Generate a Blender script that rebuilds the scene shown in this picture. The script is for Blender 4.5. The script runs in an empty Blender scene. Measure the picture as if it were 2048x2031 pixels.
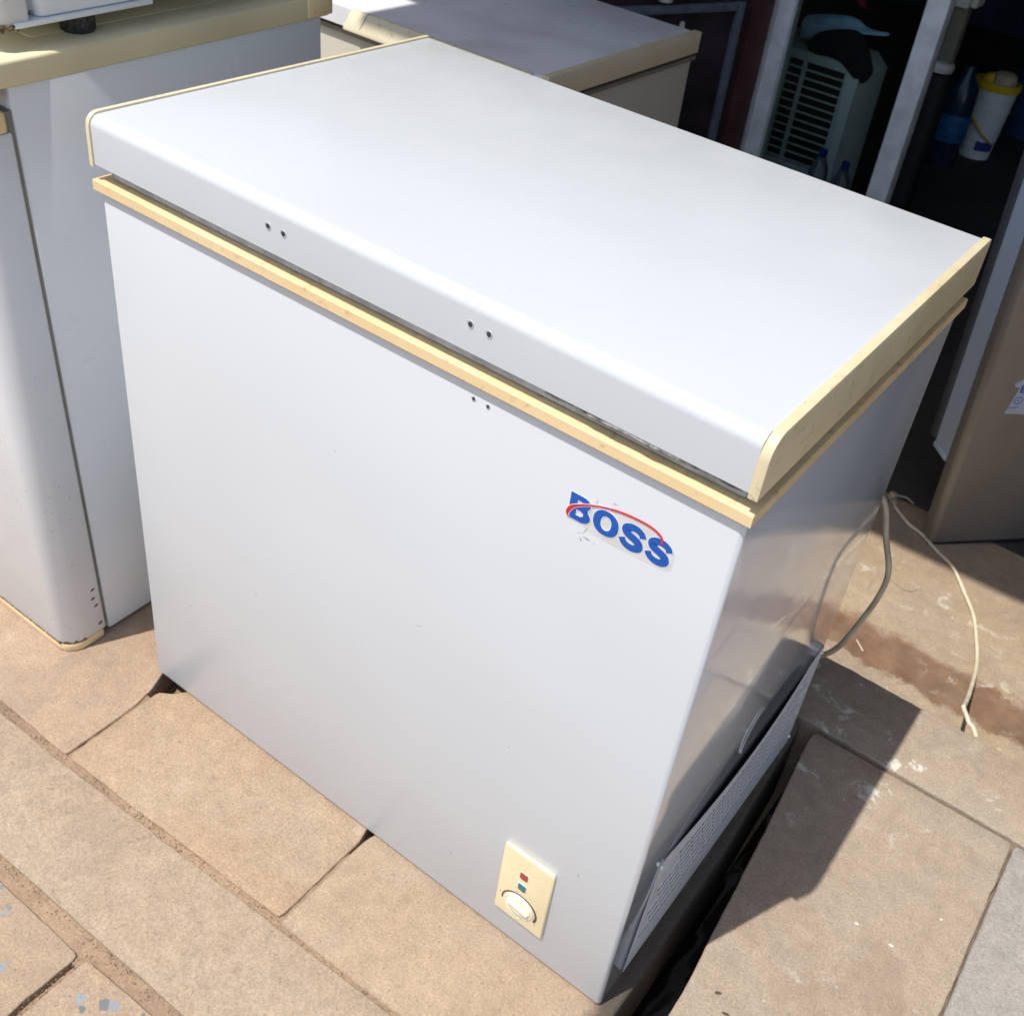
import bpy, bmesh, math, random
from mathutils import Vector, Matrix, noise
random.seed(7)
SC = bpy.context.scene
COL = SC.collection

# ------------------------------------------------------------------ camera
cam = bpy.data.cameras.new("camera")
cam_ob = bpy.data.objects.new("camera", cam)
COL.objects.link(cam_ob)
cam.sensor_fit = 'HORIZONTAL'
cam.sensor_width = 36.0
cam.lens = 2195.43 / 2048 * 36
cam.shift_x = -92.1 / 2048
cam.shift_y = -77.9 / 2048
cam.clip_start = 0.02
cam.clip_end = 400
_a = Vector((0.94090, 0.16640, 0.63200))
cam_ob.rotation_mode = 'QUATERNION'
from mathutils import Quaternion
cam_ob.rotation_quaternion = Quaternion(_a.normalized(), _a.length)
cam_ob.location = (1.0118, -0.6829, 1.2990)
cam.dof.use_dof = True
cam.dof.focus_distance = 1.12
cam.dof.aperture_fstop = 13
SC.camera = cam_ob

# ------------------------------------------------------------------ light
SUN = Vector((0.139, 0.3325, -0.85)).normalized()      # travel direction
world = bpy.data.worlds.new("World")
SC.world = world
world.use_nodes = True
wn = world.node_tree
wn.nodes.clear()
sky = wn.nodes.new("ShaderNodeTexSky")
sky.sky_type = 'NISHITA'
sky.sun_disc = False
sky.sun_elevation = math.asin(-SUN.z)
sky.sun_rotation = math.atan2(-SUN.x, -SUN.y)
sky.air_density = 1.0
sky.dust_density = 1.6
sky.ozone_density = 1.0
bg = wn.nodes.new("ShaderNodeBackground")
bg.inputs['Strength'].default_value = 0.15
wo = wn.nodes.new("ShaderNodeOutputWorld")
wn.links.new(sky.outputs[0], bg.inputs[0])
wn.links.new(bg.outputs[0], wo.inputs[0])
sun = bpy.data.lights.new("sun", 'SUN')
sun.energy = 3.7
sun.angle = math.radians(0.5)
sun.color = (1.0, 0.97, 0.93)
sun_ob = bpy.data.objects.new("sun", sun)
sun_ob.rotation_mode = 'QUATERNION'
sun_ob.rotation_quaternion = SUN.to_track_quat('-Z', 'Y')
sun_ob.location = (-1, -2, 6)
COL.objects.link(sun_ob)
SC.view_settings.view_transform = 'Standard'
SC.view_settings.look = 'None'
SC.view_settings.exposure = 0.35
SC.view_settings.gamma = 1.0
SC.view_settings.use_curve_mapping = False

# ------------------------------------------------------------------ materials
class NT:
    def __init__(s, name):
        s.m = bpy.data.materials.new(name)
        s.m.use_nodes = True
        s.t = s.m.node_tree
        s.p = s.t.nodes.get('Principled BSDF')
        s.tc = s.t.nodes.new("ShaderNodeTexCoord")
        s.co = s.tc.outputs['Object']
    def link(s, a, b): s.t.links.new(a, b)
    def mapped(s, scale=(1, 1, 1), rot=(0, 0, 0), loc=(0, 0, 0)):
        n = s.t.nodes.new("ShaderNodeMapping")
        n.inputs['Scale'].default_value = scale
        n.inputs['Rotation'].default_value = rot
        n.inputs['Location'].default_value = loc
        s.link(s.co, n.inputs[0])
        return n.outputs[0]
    def noise(s, scale, detail=4, rough=.55, co=None, dist=0):
        n = s.t.nodes.new("ShaderNodeTexNoise")
        n.inputs['Scale'].default_value = scale
        n.inputs['Detail'].default_value = detail
        n.inputs['Roughness'].default_value = rough
        n.inputs['Distortion'].default_value = dist
        s.link(co or s.co, n.inputs['Vector'])
        return n.outputs['Fac']
    def voro(s, scale, feature='F1', out='Distance', co=None, rnd=1.0):
        n = s.t.nodes.new("ShaderNodeTexVoronoi")
        n.feature = feature
        n.inputs['Scale'].default_value = scale
        n.inputs['Randomness'].default_value = rnd
        s.link(co or s.co, n.inputs['Vector'])
        return n.outputs[out]
    def ramp(s, v, a, b, lo=0.0, hi=1.0):
        n = s.t.nodes.new("ShaderNodeMapRange")
        n.inputs['From Min'].default_value = a
        n.inputs['From Max'].default_value = b
        n.inputs['To Min'].default_value = lo
        n.inputs['To Max'].default_value = hi
        s.link(v, n.inputs['Value'])
        return n.outputs[0]
    def math(s, op, a, b=None):
        n = s.t.nodes.new("ShaderNodeMath")
        n.operation = op
        for i, v in enumerate((a, b)):
            if v is None: continue
            if isinstance(v, (int, float)): n.inputs[i].default_value = v
            else: s.link(v, n.inputs[i])
        return n.outputs[0]
    def mix(s, f, a, b, mode='MIX'):
        n = s.t.nodes.new("ShaderNodeMix")
        n.data_type = 'RGBA'
        n.blend_type = mode
        for i, v in ((0, f), (6, a), (7, b)):
            if isinstance(v, (int, float)): n.inputs[i].default_value = v
            elif isinstance(v, tuple): n.inputs[i].default_value = v + ((1,) if len(v) == 3 else ())
            else: s.link(v, n.inputs[i])
        return n.outputs[2]
    def xyz(s):
        n = s.t.nodes.new("ShaderNodeSeparateXYZ")
        s.link(s.co, n.inputs[0])
        return n.outputs
    def bump(s, h, strength=.3, dist=.002, chain=None):
        n = s.t.nodes.new("ShaderNodeBump")
        n.inputs['Strength'].default_value = strength
        n.inputs['Distance'].default_value = dist
        s.link(h, n.inputs['Height'])
        if chain: s.link(chain, n.inputs['Normal'])
        return n.outputs[0]
    def set(s, **k):
        for a, v in k.items():
            i = s.p.inputs[a.replace('_', ' ')]
            if isinstance(v, (int, float)): i.default_value = v
            elif isinstance(v, tuple): i.default_value = v + ((1,) if len(v) == 3 else ())
            else: s.link(v, i)
        return s

def simple(name, col, rough=.5, metal=0.0, var=.12, vs=30, bump=0.0, bs=120, spec=.5):
    n = NT(name)
    f = n.ramp(n.noise(vs, 5), .35, .65)
    c = n.mix(f, tuple(x * (1 - var) for x in col), tuple(min(1, x * (1 + var)) for x in col))
    n.set(Base_Color=c, Roughness=rough, Metallic=metal)
    n.p.inputs['Specular IOR Level'].default_value = spec
    if bump:
        n.set(Normal=n.bump(n.noise(bs, 3), bump, .001))
    return n.m

def enamel(name, col, rough=.2, wave=.0, wave_scale=3.0, dirt=.05, dirt_col=(.35, .3, .24), spots=.0, coat=0.0):
    """painted sheet metal: faint unevenness, small dirt specks and scuffs"""
    n = NT(name)
    base = n.mix(n.ramp(n.noise(2.3, 3), .3, .7), tuple(x * .965 for x in col), col)
    grime = n.math('MULTIPLY', n.ramp(n.noise(7, 3, .5), .45, .8), dirt)
    base = n.mix(grime, base, dirt_col)
    if spots:
        v = n.ramp(n.voro(120), .115, .07)
        m = n.ramp(n.noise(7, 2), .50, .60)
        base = n.mix(n.math('MULTIPLY', n.math('MULTIPLY', v, m), spots), base, (.05, .04, .035))
    n.set(Base_Color=base, Roughness=n.ramp(n.noise(14, 4), .3, .7, rough * .85, rough * 1.25))
    n.p.inputs['Coat Weight'].default_value = coat
    n.p.inputs['Coat Roughness'].default_value = .07
    if wave:
        n.set(Normal=n.bump(n.noise(wave_scale, 1.0, .4), wave, .02))
    return n.m

def concrete(name, c1, c2, grey=None, splat=0.0, chips=0.0, band=None, pit=.6, seed=0.0, edge_shade=None, stain=.0):
    n = NT(name)
    c1, c2 = [(c[0] * 1.01, c[1] * 1.01, c[2] * 1.01) for c in (c1, c2)]
    co = n.mapped(loc=(seed * 3.1, seed * 1.7, 0))
    big = n.ramp(n.noise(3.2, 5, .6, co), .32, .68)
    base = n.mix(big, c1, c2)
    if grey:
        base = n.mix(n.math('MULTIPLY', n.ramp(n.noise(5.5, 6, .6, co, .6), .5, .68), .45), base, grey)
    med = n.ramp(n.noise(38, 8, .72, co), .3, .7, .84, 1.12)
    fine = n.ramp(n.noise(300, 5, .85, co), .3, .7, .60, 1.32)
    vf = n.math('MULTIPLY', med, fine)
    cn = n.t.nodes.new("ShaderNodeVectorMath"); cn.operation = 'SCALE'
    n.link(base, cn.inputs[0]); n.link(vf, cn.inputs['Scale'])
    base = cn.outputs[0]
    # pits and dark grains
    g = n.ramp(n.voro(150, co=co), .16, .07)
    gm = n.ramp(n.noise(21, 3, .6, co), .5, .6)
    base = n.mix(n.math('MULTIPLY', n.math('MULTIPLY', g, gm), pit), base, (.12, .09, .07))
    lg = n.ramp(n.voro(190, co=n.mapped(loc=(5 + seed, 2, 0))), .14, .06)
    base = n.mix(n.math('MULTIPLY', lg, .5), base, (.62, .52, .40))
    # hair cracks / scuffs
    sc = n.ramp(n.noise(1, 2, .5, n.mapped((60, 9, 1), (0, 0, .5), (seed, 0, 0))), .74, .78)
    base = n.mix(n.math('MULTIPLY', sc, .35), base, (.17, .13, .1))
    if band:                     # irregular reddish dirt stripe along the step
        y0, y1, bc = band
        o = n.xyz()
        w = n.math('ADD', o[1], n.math('MULTIPLY', n.math('SUBTRACT', n.noise(11, 8, .72), .5), .14))
        w = n.math('ADD', w, n.math('MULTIPLY', n.math('SUBTRACT', n.noise(2.6, 2), .5), .05))
        m = n.math('MULTIPLY', n.ramp(w, y0 - .006, y0 + .006), n.ramp(w, y1 + .012, y1 - .012))
        m = n.math('MULTIPLY', m, n.ramp(n.noise(19, 5, .7), .25, .6, .72, 1))
        base = n.mix(m, base, n.mix(n.ramp(n.noise(26, 4), .35, .65), bc, tuple(x * 1.45 for x in bc)))
    if chips:
        cc = n.mapped((1, 1.35, 1), loc=(seed, 0, 0))
        vd = n.voro(88, 'DISTANCE_TO_EDGE', 'Distance', cc)
        vc = n.voro(88, out='Color', co=cc)
        sp = n.t.nodes.new("ShaderNodeSeparateColor"); n.link(vc, sp.inputs[0])
        pick = n.math('MULTIPLY', n.ramp(sp.outputs[0], .86, .88), n.ramp(n.noise(9, 2), .28, .40))
        thr = n.ramp(sp.outputs[2], 0, 1, .0, .30)
        wob = n.math('MULTIPLY', n.math('SUBTRACT', n.noise(210, 2, .5), .5), .12)
        d = n.math('SUBTRACT', n.math('ADD', vd, wob), thr)
        m = n.math('MULTIPLY', n.math('MULTIPLY', n.ramp(d, -.01, .03), pick), chips)
        base = n.mix(m, base, n.mix(sp.outputs[1], (.13, .145, .155), (.27, .29, .30)))
    if splat:
        s1 = n.ramp(n.noise(19, 8, .75, co, .5), .575, .64)
        s2 = n.ramp(n.noise(3.1, 2, .5, co), .46, .58)
        base = n.mix(n.math('MULTIPLY', n.math('MULTIPLY', s1, s2), splat), base, (.66, .62, .54))
        s3 = n.ramp(n.voro(23, co=n.mapped((1, 1.7, 1), (0, 0, .7), (seed, 3, 0))), .085, .06)
        base = n.mix(n.math('MULTIPLY', n.math('MULTIPLY', s3, n.ramp(n.noise(5, 2), .5, .56)), splat), base, (.72, .69, .63))
    if stain:                    # old water and dirt stains
        a1 = n.ramp(n.noise(6.5, 4, .6, n.mapped(loc=(seed, 8, 0)), 1.2), .54, .66)
        base = n.mix(n.math('MULTIPLY', a1, stain), base, (.235, .175, .12))
        a2 = n.ramp(n.noise(120, 5, .75, co), .60, .67)
        base = n.mix(n.math('MULTIPLY', a2, .55), base, (.16, .12, .085))
    if edge_shade:                     # freezer's shade painted as a dark strip along the drain gap
        o = n.xyz()
        w = n.math('ADD', o[0], n.math('MULTIPLY', n.math('SUBTRACT', n.noise(24, 5, .6), .5), .03))
        lo, hi, col_ = edge_shade
        base = n.mix(n.ramp(w, lo, hi, 0, .82), base, col_)
    n.set(Base_Color=base, Roughness=n.ramp(n.noise(12, 4), .3, .7, .75, .95))
    n.p.inputs['Specular IOR Level'].default_value = .3
    b1 = n.bump(n.noise(240, 5, .8), .55, .0014)
    b2 = n.bump(n.noise(28, 5, .6), .35, .004, b1)
    n.set(Normal=b2)
    return n.m

WHITE_LID = enamel('white_lid_enamel', (.535, .56, .575), .24, .35, 3.4, .05, (.46, .44, .41))
WHITE_BODY = enamel('white_body_enamel', (.585, .606, .616), .36, .40, 2.6, .012, coat=.15)
WHITE_BODY.node_tree.nodes['Principled BSDF'].inputs['Coat Roughness'].default_value = .25
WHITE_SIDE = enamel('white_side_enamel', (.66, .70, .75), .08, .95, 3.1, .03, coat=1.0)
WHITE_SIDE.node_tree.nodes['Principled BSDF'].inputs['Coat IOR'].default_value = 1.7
COVER = enamel('cover_enamel', (.66, .69, .73), .3, 0, 3, .03)
WHITE_OLD = enamel('white_old_enamel', (.66, .67, .67), .3, .25, 3, .10, spots=.9)
WHITE_GREY = enamel('white_plain_enamel', (.76, .79, .80), .3, .2, 3, .04)
WHITE_BACK = enamel('white_back_lid', (.86, .87, .88), .3, .1, 3, .35, (.22, .20, .19))
BEIGE_BODY = enamel('beige_enamel', (.56, .52, .43), .35, .1, 3, .15)
def aged(name, c1, c2, grime=(.17, .12, .075)):
    n = NT(name)
    b = n.mix(n.ramp(n.noise(7, 5, .6), .35, .65), c1, c2)
    b = n.mix(n.math('MULTIPLY', n.ramp(n.noise(60, 6, .7), .58, .70), .45), b, grime)
    sc = n.ramp(n.noise(1, 3, .6, n.mapped((90, 14, 190), (0, .2, 0))), .66, .72)
    b = n.mix(n.math('MULTIPLY', sc, .35), b, grime)
    n.set(Base_Color=b, Roughness=n.ramp(n.noise(30, 3), .3, .7, .3, .5), Normal=n.bump(n.noise(90, 4), .12, .001))
    return n.m
YELLOWED = aged('yellowed_plastic', (.74, .53, .265), (.76, .60, .345))
CREAM = aged('cream_plastic', (.66, .575, .38), (.71, .63, .45))
CAP_AGED = aged('aged_end_cap', (.62, .52, .31), (.68, .60, .41))
CREAM_TOP = simple('cream_worktop', (.67, .58, .37), .42, var=.08, vs=7, bump=.05)
IVORY = simple('ivory_plastic', (.80, .68, .42), .28, var=.04, vs=20)
IVORY_L = simple('ivory_dial', (.84, .78, .60), .28, var=.03)
BLACK = simple('black_plastic', (.012, .012, .013), .55, bump=.3)
RUBBER = simple('scuffed_rubber', (.03, .03, .032), .45, var=.9, vs=260)
HOLE = simple('hole_shadow_metal', (.03, .032, .035), .6)
GASKET = simple('grey_gasket', (.40, .41, .43), .6, var=.2, vs=60)
GASKET_D = simple('dark_gasket', (.05, .046, .038), .7)
BLUE = simple('blue_print', (.0, .085, .40), .4, var=.06)
RED = simple('red_print', (.62, .01, .02), .3, var=.06)
SCUFF = simple('scuff_grey', (.24, .23, .22), .7)
STICKW = simple('sticker_white', (.70, .73, .76), .3, var=.02)
RESIDUE = simple('glue_residue', (.612, .602, .578), .35, var=.05, vs=60)
LAMP_R = simple('red_lamp', (.38, .05, .045), .25)
LAMP_G = simple('teal_lamp', (.02, .17, .19), .25)
MARK = simple('dark_print', (.09, .08, .06), .5)
RUST = simple('rust', (.11, .062, .034), .85, var=.6, vs=90, bump=.8)
LOUVRE = simple('louvre_metal', (.76, .79, .84), .3)
CORD = simple('grey_cord', (.40, .345, .25), .45, var=.2)
CABLE = simple('cream_cable', (.68, .60, .43), .45, var=.12)
ALU = simple('scratched_aluminium', (.87, .88, .86), .5, metal=.0, var=.12, vs=18)
MAROON = simple('maroon_paint', (.10, .035, .032), .5, var=.35, vs=9)
GATE_DARK = simple('gate_dark_sheet', (.045, .030, .034), .45, var=.5, vs=6)
GATE_RAIL = simple('gate_blue_grey_rail', (.16, .18, .23), .5, var=.2)
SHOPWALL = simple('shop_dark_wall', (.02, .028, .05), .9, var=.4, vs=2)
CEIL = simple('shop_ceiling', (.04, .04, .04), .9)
AWN = simple('awning_sheet', (.16, .16, .17), .6)
PALEGREEN = simple('pale_green_plastic', (.68, .79, .68), .5, var=.1, vs=5)
CLOTH_B = simple('light_blue_cloth', (.42, .68, .80), .9, var=.15, vs=20, bump=.5, bs=60)
BLACKCLOTH = simple('black_cloth', (.010, .012, .016), .95)
REDCLOTH = simple('red_cloth', (.35, .015, .03), .9)
BUCKETW = simple('bucket_white', (.80, .81, .80), .45, var=.08)
YELLOW = simple('bucket_yellow', (.80, .52, .02), .4, var=.1)
PAPER = simple('tan_paper', (.58, .50, .33), .8, var=.2)
LABELB = simple('bucket_blue_label', (.03, .05, .22), .4)
JUG = simple('dark_blue_jug', (.012, .03, .06), .25, var=.3)
JUGB = simple('bright_blue_wrap', (.015, .11, .28), .5, var=.4, vs=40)
NAVY = simple('navy_drum', (.03, .06, .15), .5)
CAPB = simple('blue_cap', (.02, .05, .32), .4)
STAND = simple('off_white_plastic', (.66, .63, .54), .5, var=.15)
BRONZE = enamel('bronze_grey_door', (.25, .225, .19), .40, .3, 2.0, .25, (.10, .08, .06))
BRONZE.node_tree.nodes['Principled BSDF'].inputs['Metallic'].default_value = .35
LINER = enamel('blue_white_liner', (.42, .50, .58), .35, .0, 3, .2)
DARKGREY = simple('dark_grey_cabinet', (.055, .06, .07), .5)
STICK = simple('paper_sticker', (.40, .44, .50), .6, var=.08, vs=40)
STICK_INK = simple('sticker_ink', (.04, .06, .34), .6)

TAN1, TAN2, TANG = (0.331, 0.229, 0.144), (0.396, 0.282, 0.182), (0.340, 0.276, 0.203)
SLAB = [concrete('sand_concrete', TAN1, TAN2, TANG, .12, seed=0.3, stain=.30),
        concrete('sand_concrete_grey', (.330, .245, .165), (.385, .292, .200), (.330, .282, .220), .05, seed=4.1, stain=.22),
        concrete('chip_concrete', (.345, .250, .165), (.415, .308, .208), None, .0, chips=.95, seed=2.7, stain=.15),
        concrete('splashed_concrete', (.345, .268, .190), (.405, .325, .238), (.320, .282, .225), .9, seed=7.7, stain=.38),
        concrete('grey_concrete', (.294, .266, .232), (.350, .316, .276), None, .05, seed=9.4),
        concrete('edge_shaded_concrete', (.335, .238, .155), (.385, .285, .190), TANG, .05, seed=6.1, stain=.3, edge_shade=(.786, .806, (.045, .040, .035))),  # stained slab, shade beside the freezer painted into its right edge
        concrete('pinkish_concrete', (.345, .243, .160), (.400, .288, .196), None, .05, seed=8.8, stain=.35)]
MORTAR = concrete('sandy_mortar', (0.230, 0.153, 0.097), (0.331, 0.228, 0.146), None, 0, pit=.9, seed=5)
GROUND = concrete('yard_concrete', (0.340, 0.249, 0.162), (0.432, 0.333, 0.227), (0.276, 0.249, 0.203), .5, stain=.30,
                  band=(0.978, 1.092, (0.152, 0.086, 0.050)), seed=1.2)
GRIT = simple('grit', (.30, .22, .155), .9, var=.6, vs=300)
FLOOR_SHADE = concrete('floor_shade_concrete', (.05, .045, .042), (.075, .068, .062), None, 0, seed=3)  # near-black tone carries the shade under the roof
WATER = simple('dirty_water', (.004, .004, .004), .06)
DRAIN = simple('drain_mud', (.010, .009, .008), .8)

# ------------------------------------------------------------------ mesh helpers
ORG = {}
def tag(o, label=None, cat=None, group=None, kind=None):
    for k, v in (('label', label), ('category', cat), ('group', group), ('kind', kind)):
        if v: o[k] = v
    return o
def thing(name, label, cat, loc=(0, 0, 0), group=None, rot=None):
    e = bpy.data.objects.new(name, None)
    e.empty_display_size = .1
    COL.objects.link(e)
    e.location = loc
    if rot: e.matrix_world = rot
    ORG[e.name] = Vector((0, 0, 0)) if rot else Vector(loc)
    return tag(e, label, cat, group)

class MB:
    def __init__(s): s.bm = bmesh.new(); s.slots = []
    def _new(s, verts, faces, mi=0, smooth=False):
        vs = [s.bm.verts.new(v) for v in verts]
        out = []
        for f in faces:
            try:
                fc = s.bm.faces.new([vs[i] for i in f])
                fc.material_index = mi; fc.smooth = smooth; out.append(fc)
            except ValueError: pass
        return vs, out
    def box(s, x0, x1, y0, y1, z0, z1, r=0, seg=2, mi=0, mat=None):
        b = bmesh.new()
        bmesh.ops.create_cube(b, size=1)
        for v in b.verts:
            v.co = Vector(((x0 + x1) / 2 + v.co.x * (x1 - x0), (y0 + y1) / 2 + v.co.y * (y1 - y0), (z0 + z1) / 2 + v.co.z * (z1 - z0)))
        if r: bmesh.ops.bevel(b, geom=list(b.edges), offset=r, segments=seg, profile=.5, affect='EDGES')
        if mat: bmesh.ops.transform(b, matrix=mat, verts=b.verts)
        return s.absorb(b, mi)
    def absorb(s, b, mi=0, smooth=None):
        b.verts.ensure_lookup_table()
        b.verts.index_update()
        vs = [s.bm.verts.new(v.co) for v in b.verts]
        for f in b.faces:
            try:
                n = s.bm.faces.new([vs[v.index] for v in f.verts])
                n.material_index = mi
                n.smooth = f.smooth if smooth is None else smooth
            except ValueError: pass
        b.free()
        return s
    def prism(s, outline, fn, a, b, bev=0, seg=2, mi=0, edges='all'):
        """outline: 2D points; fn(u,v,w)->3D; extruded in w from a to b"""
        n = len(outline)
        m = bmesh.new()
        lo = [m.verts.new(fn(u, v, a)) for u, v in outline]
        hi = [m.verts.new(fn(u, v, b)) for u, v in outline]
        m.faces.new(lo[::-1]); m.faces.new(hi)
        for i in range(n):
            m.faces.new((lo[i], lo[(i + 1) % n], hi[(i + 1) % n], hi[i]))
        bmesh.ops.recalc_face_normals(m, faces=m.faces)
        if bev:
            ring = [e for e in m.edges if (e.verts[0] in hi and e.verts[1] in hi) or (edges == 'all' and e.verts[0] in lo and e.verts[1] in lo)]
            bmesh.ops.bevel(m, geom=ring, offset=bev, segments=seg, profile=.5, affect='EDGES')
        return s.absorb(m, mi)
    def tube(s, pts, r, seg=10, mi=0, cap=True):
        pts = [Vector(p) for p in pts]
        rs = r if isinstance(r, (list, tuple)) else [r] * len(pts)
        rings = []
        up = Vector((0, 0, 1))
        prev = None
        for i, p in enumerate(pts):
            t = (pts[min(i + 1, len(pts) - 1)] - pts[max(i - 1, 0)]).normalized()
            if prev is None:
                x = t.cross(up if abs(t.z) < .9 else Vector((1, 0, 0))).normalized()
            else:
                x = (prev - t * prev.dot(t)).normalized()
            prev = x
            y = t.cross(x)
            rings.append([s.bm.verts.new(p + (x * math.cos(k * 2 * math.pi / seg) + y * math.sin(k * 2 * math.pi / seg)) * rs[i]) for k in range(seg)])
        for a, b in zip(rings, rings[1:]):
            for k in range(seg):
                f = s.bm.faces.new((a[k], a[(k + 1) % seg], b[(k + 1) % seg], b[k])); f.smooth = True; f.material_index = mi
        if cap:
            for rg in (rings[0][::-1], rings[-1]):
                s.bm.faces.new(rg).material_index = mi
        return s
    def lathe(s, c, prof, seg=28, mi=0, axis='z', rib=0):
        """prof: (r,h) pairs from bottom to top round a vertical axis (or y)"""
        c = Vector(c); rings = []
        for r, h in prof:
            ring = []
            for k in range(seg):
                a = k * 2 * math.pi / seg
                rr = r * (1 + (rib if k % 2 else 0))
                if axis == 'z': p = Vector((rr * math.cos(a), rr * math.sin(a), h))
                elif axis == 'y': p = Vector((rr * math.cos(a), h, rr * math.sin(a)))
                else: p = Vector((h, rr * math.cos(a), rr * math.sin(a)))
                ring.append(s.bm.verts.new(c + p))
            rings.append(ring)
        for a, b in zip(rings, rings[1:]):
            for k in range(seg):
                f = s.bm.faces.new((a[k], a[(k + 1) % seg], b[(k + 1) % seg], b[k])); f.smooth = not rib; f.material_index = mi
        for rg in (rings[0][::-1], rings[-1]):
            s.bm.faces.new(rg).material_index = mi
        return s
    def grid(s, nu, nv, fn, mi=0, smooth=True):
        vs = [[s.bm.verts.new(fn(i / (nu - 1), j / (nv - 1))) for j in range(nv)] for i in range(nu)]
        for i in range(nu - 1):
            for j in range(nv - 1):
                f = s.bm.faces.new((vs[i][j], vs[i + 1][j], vs[i + 1][j + 1], vs[i][j + 1])); f.smooth = smooth; f.material_index = mi
        return s
    def build(s, name, mats, parent=None, label=None, cat=None, group=None, kind=None, recalc=True, auto=True):
        if recalc: bmesh.ops.recalc_face_normals(s.bm, faces=s.bm.faces)
        off = ORG[parent.name] if parent else Vector((0, 0, 0))
        if parent and off.length: bmesh.ops.translate(s.bm, verts=s.bm.verts, vec=-off)
        me = bpy.data.meshes.new(name)
        s.bm.to_mesh(me); s.bm.free()
        for m in (mats if isinstance(mats, (list, tuple)) else [mats]): me.materials.append(m)
        if auto: smooth_by_angle(me)
        o = bpy.data.objects.new(name, me)
        COL.objects.link(o)
        if parent: o.parent = parent
        ORG[o.name] = off
        return tag(o, label, cat, group, kind)

def smooth_by_angle(me, ang=math.radians(38)):
    bm = bmesh.new(); bm.from_mesh(me)
    for e in bm.edges:
        e.smooth = len(e.link_faces) == 2 and e.calc_face_angle(0) < ang
    for f in bm.faces: f.smooth = True
    bm.to_mesh(me); bm.free()

XZ = lambda y0: (lambda u, v, w: (u, y0 + w, v))     # outline in x,z extruded along y
def f_xz(u, v, w): return (u, w, v)
def f_yz(u, v, w): return (w, u, v)
def f_xy(u, v, w): return (u, v, w)
def rrect(x0, x1, y0, y1, r, seg=5, corners=(1, 1, 1, 1)):
    """rounded rectangle, corners ordered (x0y0, x1y0, x1y1, x0y1)"""
    out = []
    for k, (cx, cy, a0, on) in enumerate(((x0, y0, math.pi, corners[0]), (x1, y0, 1.5 * math.pi, corners[1]), (x1, y1, 0, corners[2]), (x0, y1, .5 * math.pi, corners[3]))):
        rr = r * on
        if rr <= 0: out.append((cx, cy)); continue
        ox = cx + (rr if cx == x0 else -rr); oy = cy + (rr if cy == y0 else -rr)
        for i in range(seg + 1):
            a = a0 + i * .5 * math.pi / seg
            out.append((ox + rr * math.cos(a), oy + rr * math.sin(a)))
    return out
def catmull(p, n=8):
    p = [Vector(q) for q in p]; out = []
    P = [2 * p[0] - p[1]] + p + [2 * p[-1] - p[-2]]
    for i in range(1, len(P) - 2):
        for k in range(n):
            t = k / n
            out.append(.5 * ((2 * P[i]) + (P[i + 1] - P[i - 1]) * t + (2 * P[i - 1] - 5 * P[i] + 4 * P[i + 1] - P[i + 2]) * t * t + (3 * P[i] - P[i - 1] - 3 * P[i + 1] + P[i + 2]) * t ** 3))
    out.append(P[-2]); return out

# ------------------------------------------------------------------ ground and paving
GZ = -0.17
g = MB()
g.box(-60, 60, -60, 80, GZ - .3, GZ)
g.build('ground', GROUND, kind='structure')
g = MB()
g.box(-4, 4, 1.55, 6.6, GZ - .01, GZ + .004)  # dark sheet brought forward to paint the shaded floor beneath the roof
g.build('shop_floor_shade', FLOOR_SHADE, kind='structure')

# mortar bed under the front paving (joint sand sits a few mm below the slab tops)
g = MB()
def mortar(u, v):
    x = -2.2 + u * 3.02; y = -.352 + v * .315
    return (x, y, -.0042 + .0020 * noise.noise(Vector((x * 70, y * 70, 0))) + .0018 * noise.noise(Vector((x * 17, y * 17, 3))))
g.grid(560, 60, mortar)
g.box(-2.2, .815, -2.4, -.34, GZ + .002, -.0115)
g.box(-2.2, .80, -.338, .75, GZ + .002, -.045)
g.box(.885, 2.6, -2.4, .585, GZ + .002, -.013)
g.box(.945, 2.6, .5852, .748, GZ + .002, -.0125)
g.box(.82, .9448, .5852, .748, GZ + .002, -.07)
pavement = g.build('pavement', MORTAR, kind='structure', recalc=False)

g = MB()
for i in range(2600):
    k = random.random()
    if k < .5: x = random.uniform(-.3, .8); y = -.181 + (x + .1) * .022 + random.gauss(0, .0065)
    elif k < .8: x = random.uniform(-.1, .8); y = -.331 + (x + .1) * .026 + random.gauss(0, .0065)
    elif k < .9: x = .291 + random.gauss(0, .005); y = random.uniform(-.6, -.33)
    else: x = random.uniform(-.4, .82); y = random.uniform(-.55, -.02)
    rr = random.uniform(.0004, .0013) * (1.5 if random.random() < .06 else 1)
    z = .0004 if k > .9 else -.0035
    vs = [g.bm.verts.new((x + rr * math.cos(a) * random.uniform(.7, 1.3), y + rr * math.sin(a) * random.uniform(.7, 1.3), z)) for a in (0, 2.1, 4.2)]
    t = g.bm.verts.new((x, y, z + rr * 1.3))
    for j in range(3): g.bm.faces.new((vs[j], vs[(j + 1) % 3], t))
grit = g.build('grit', GRIT, pavement, auto=False, kind='stuff')

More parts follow.
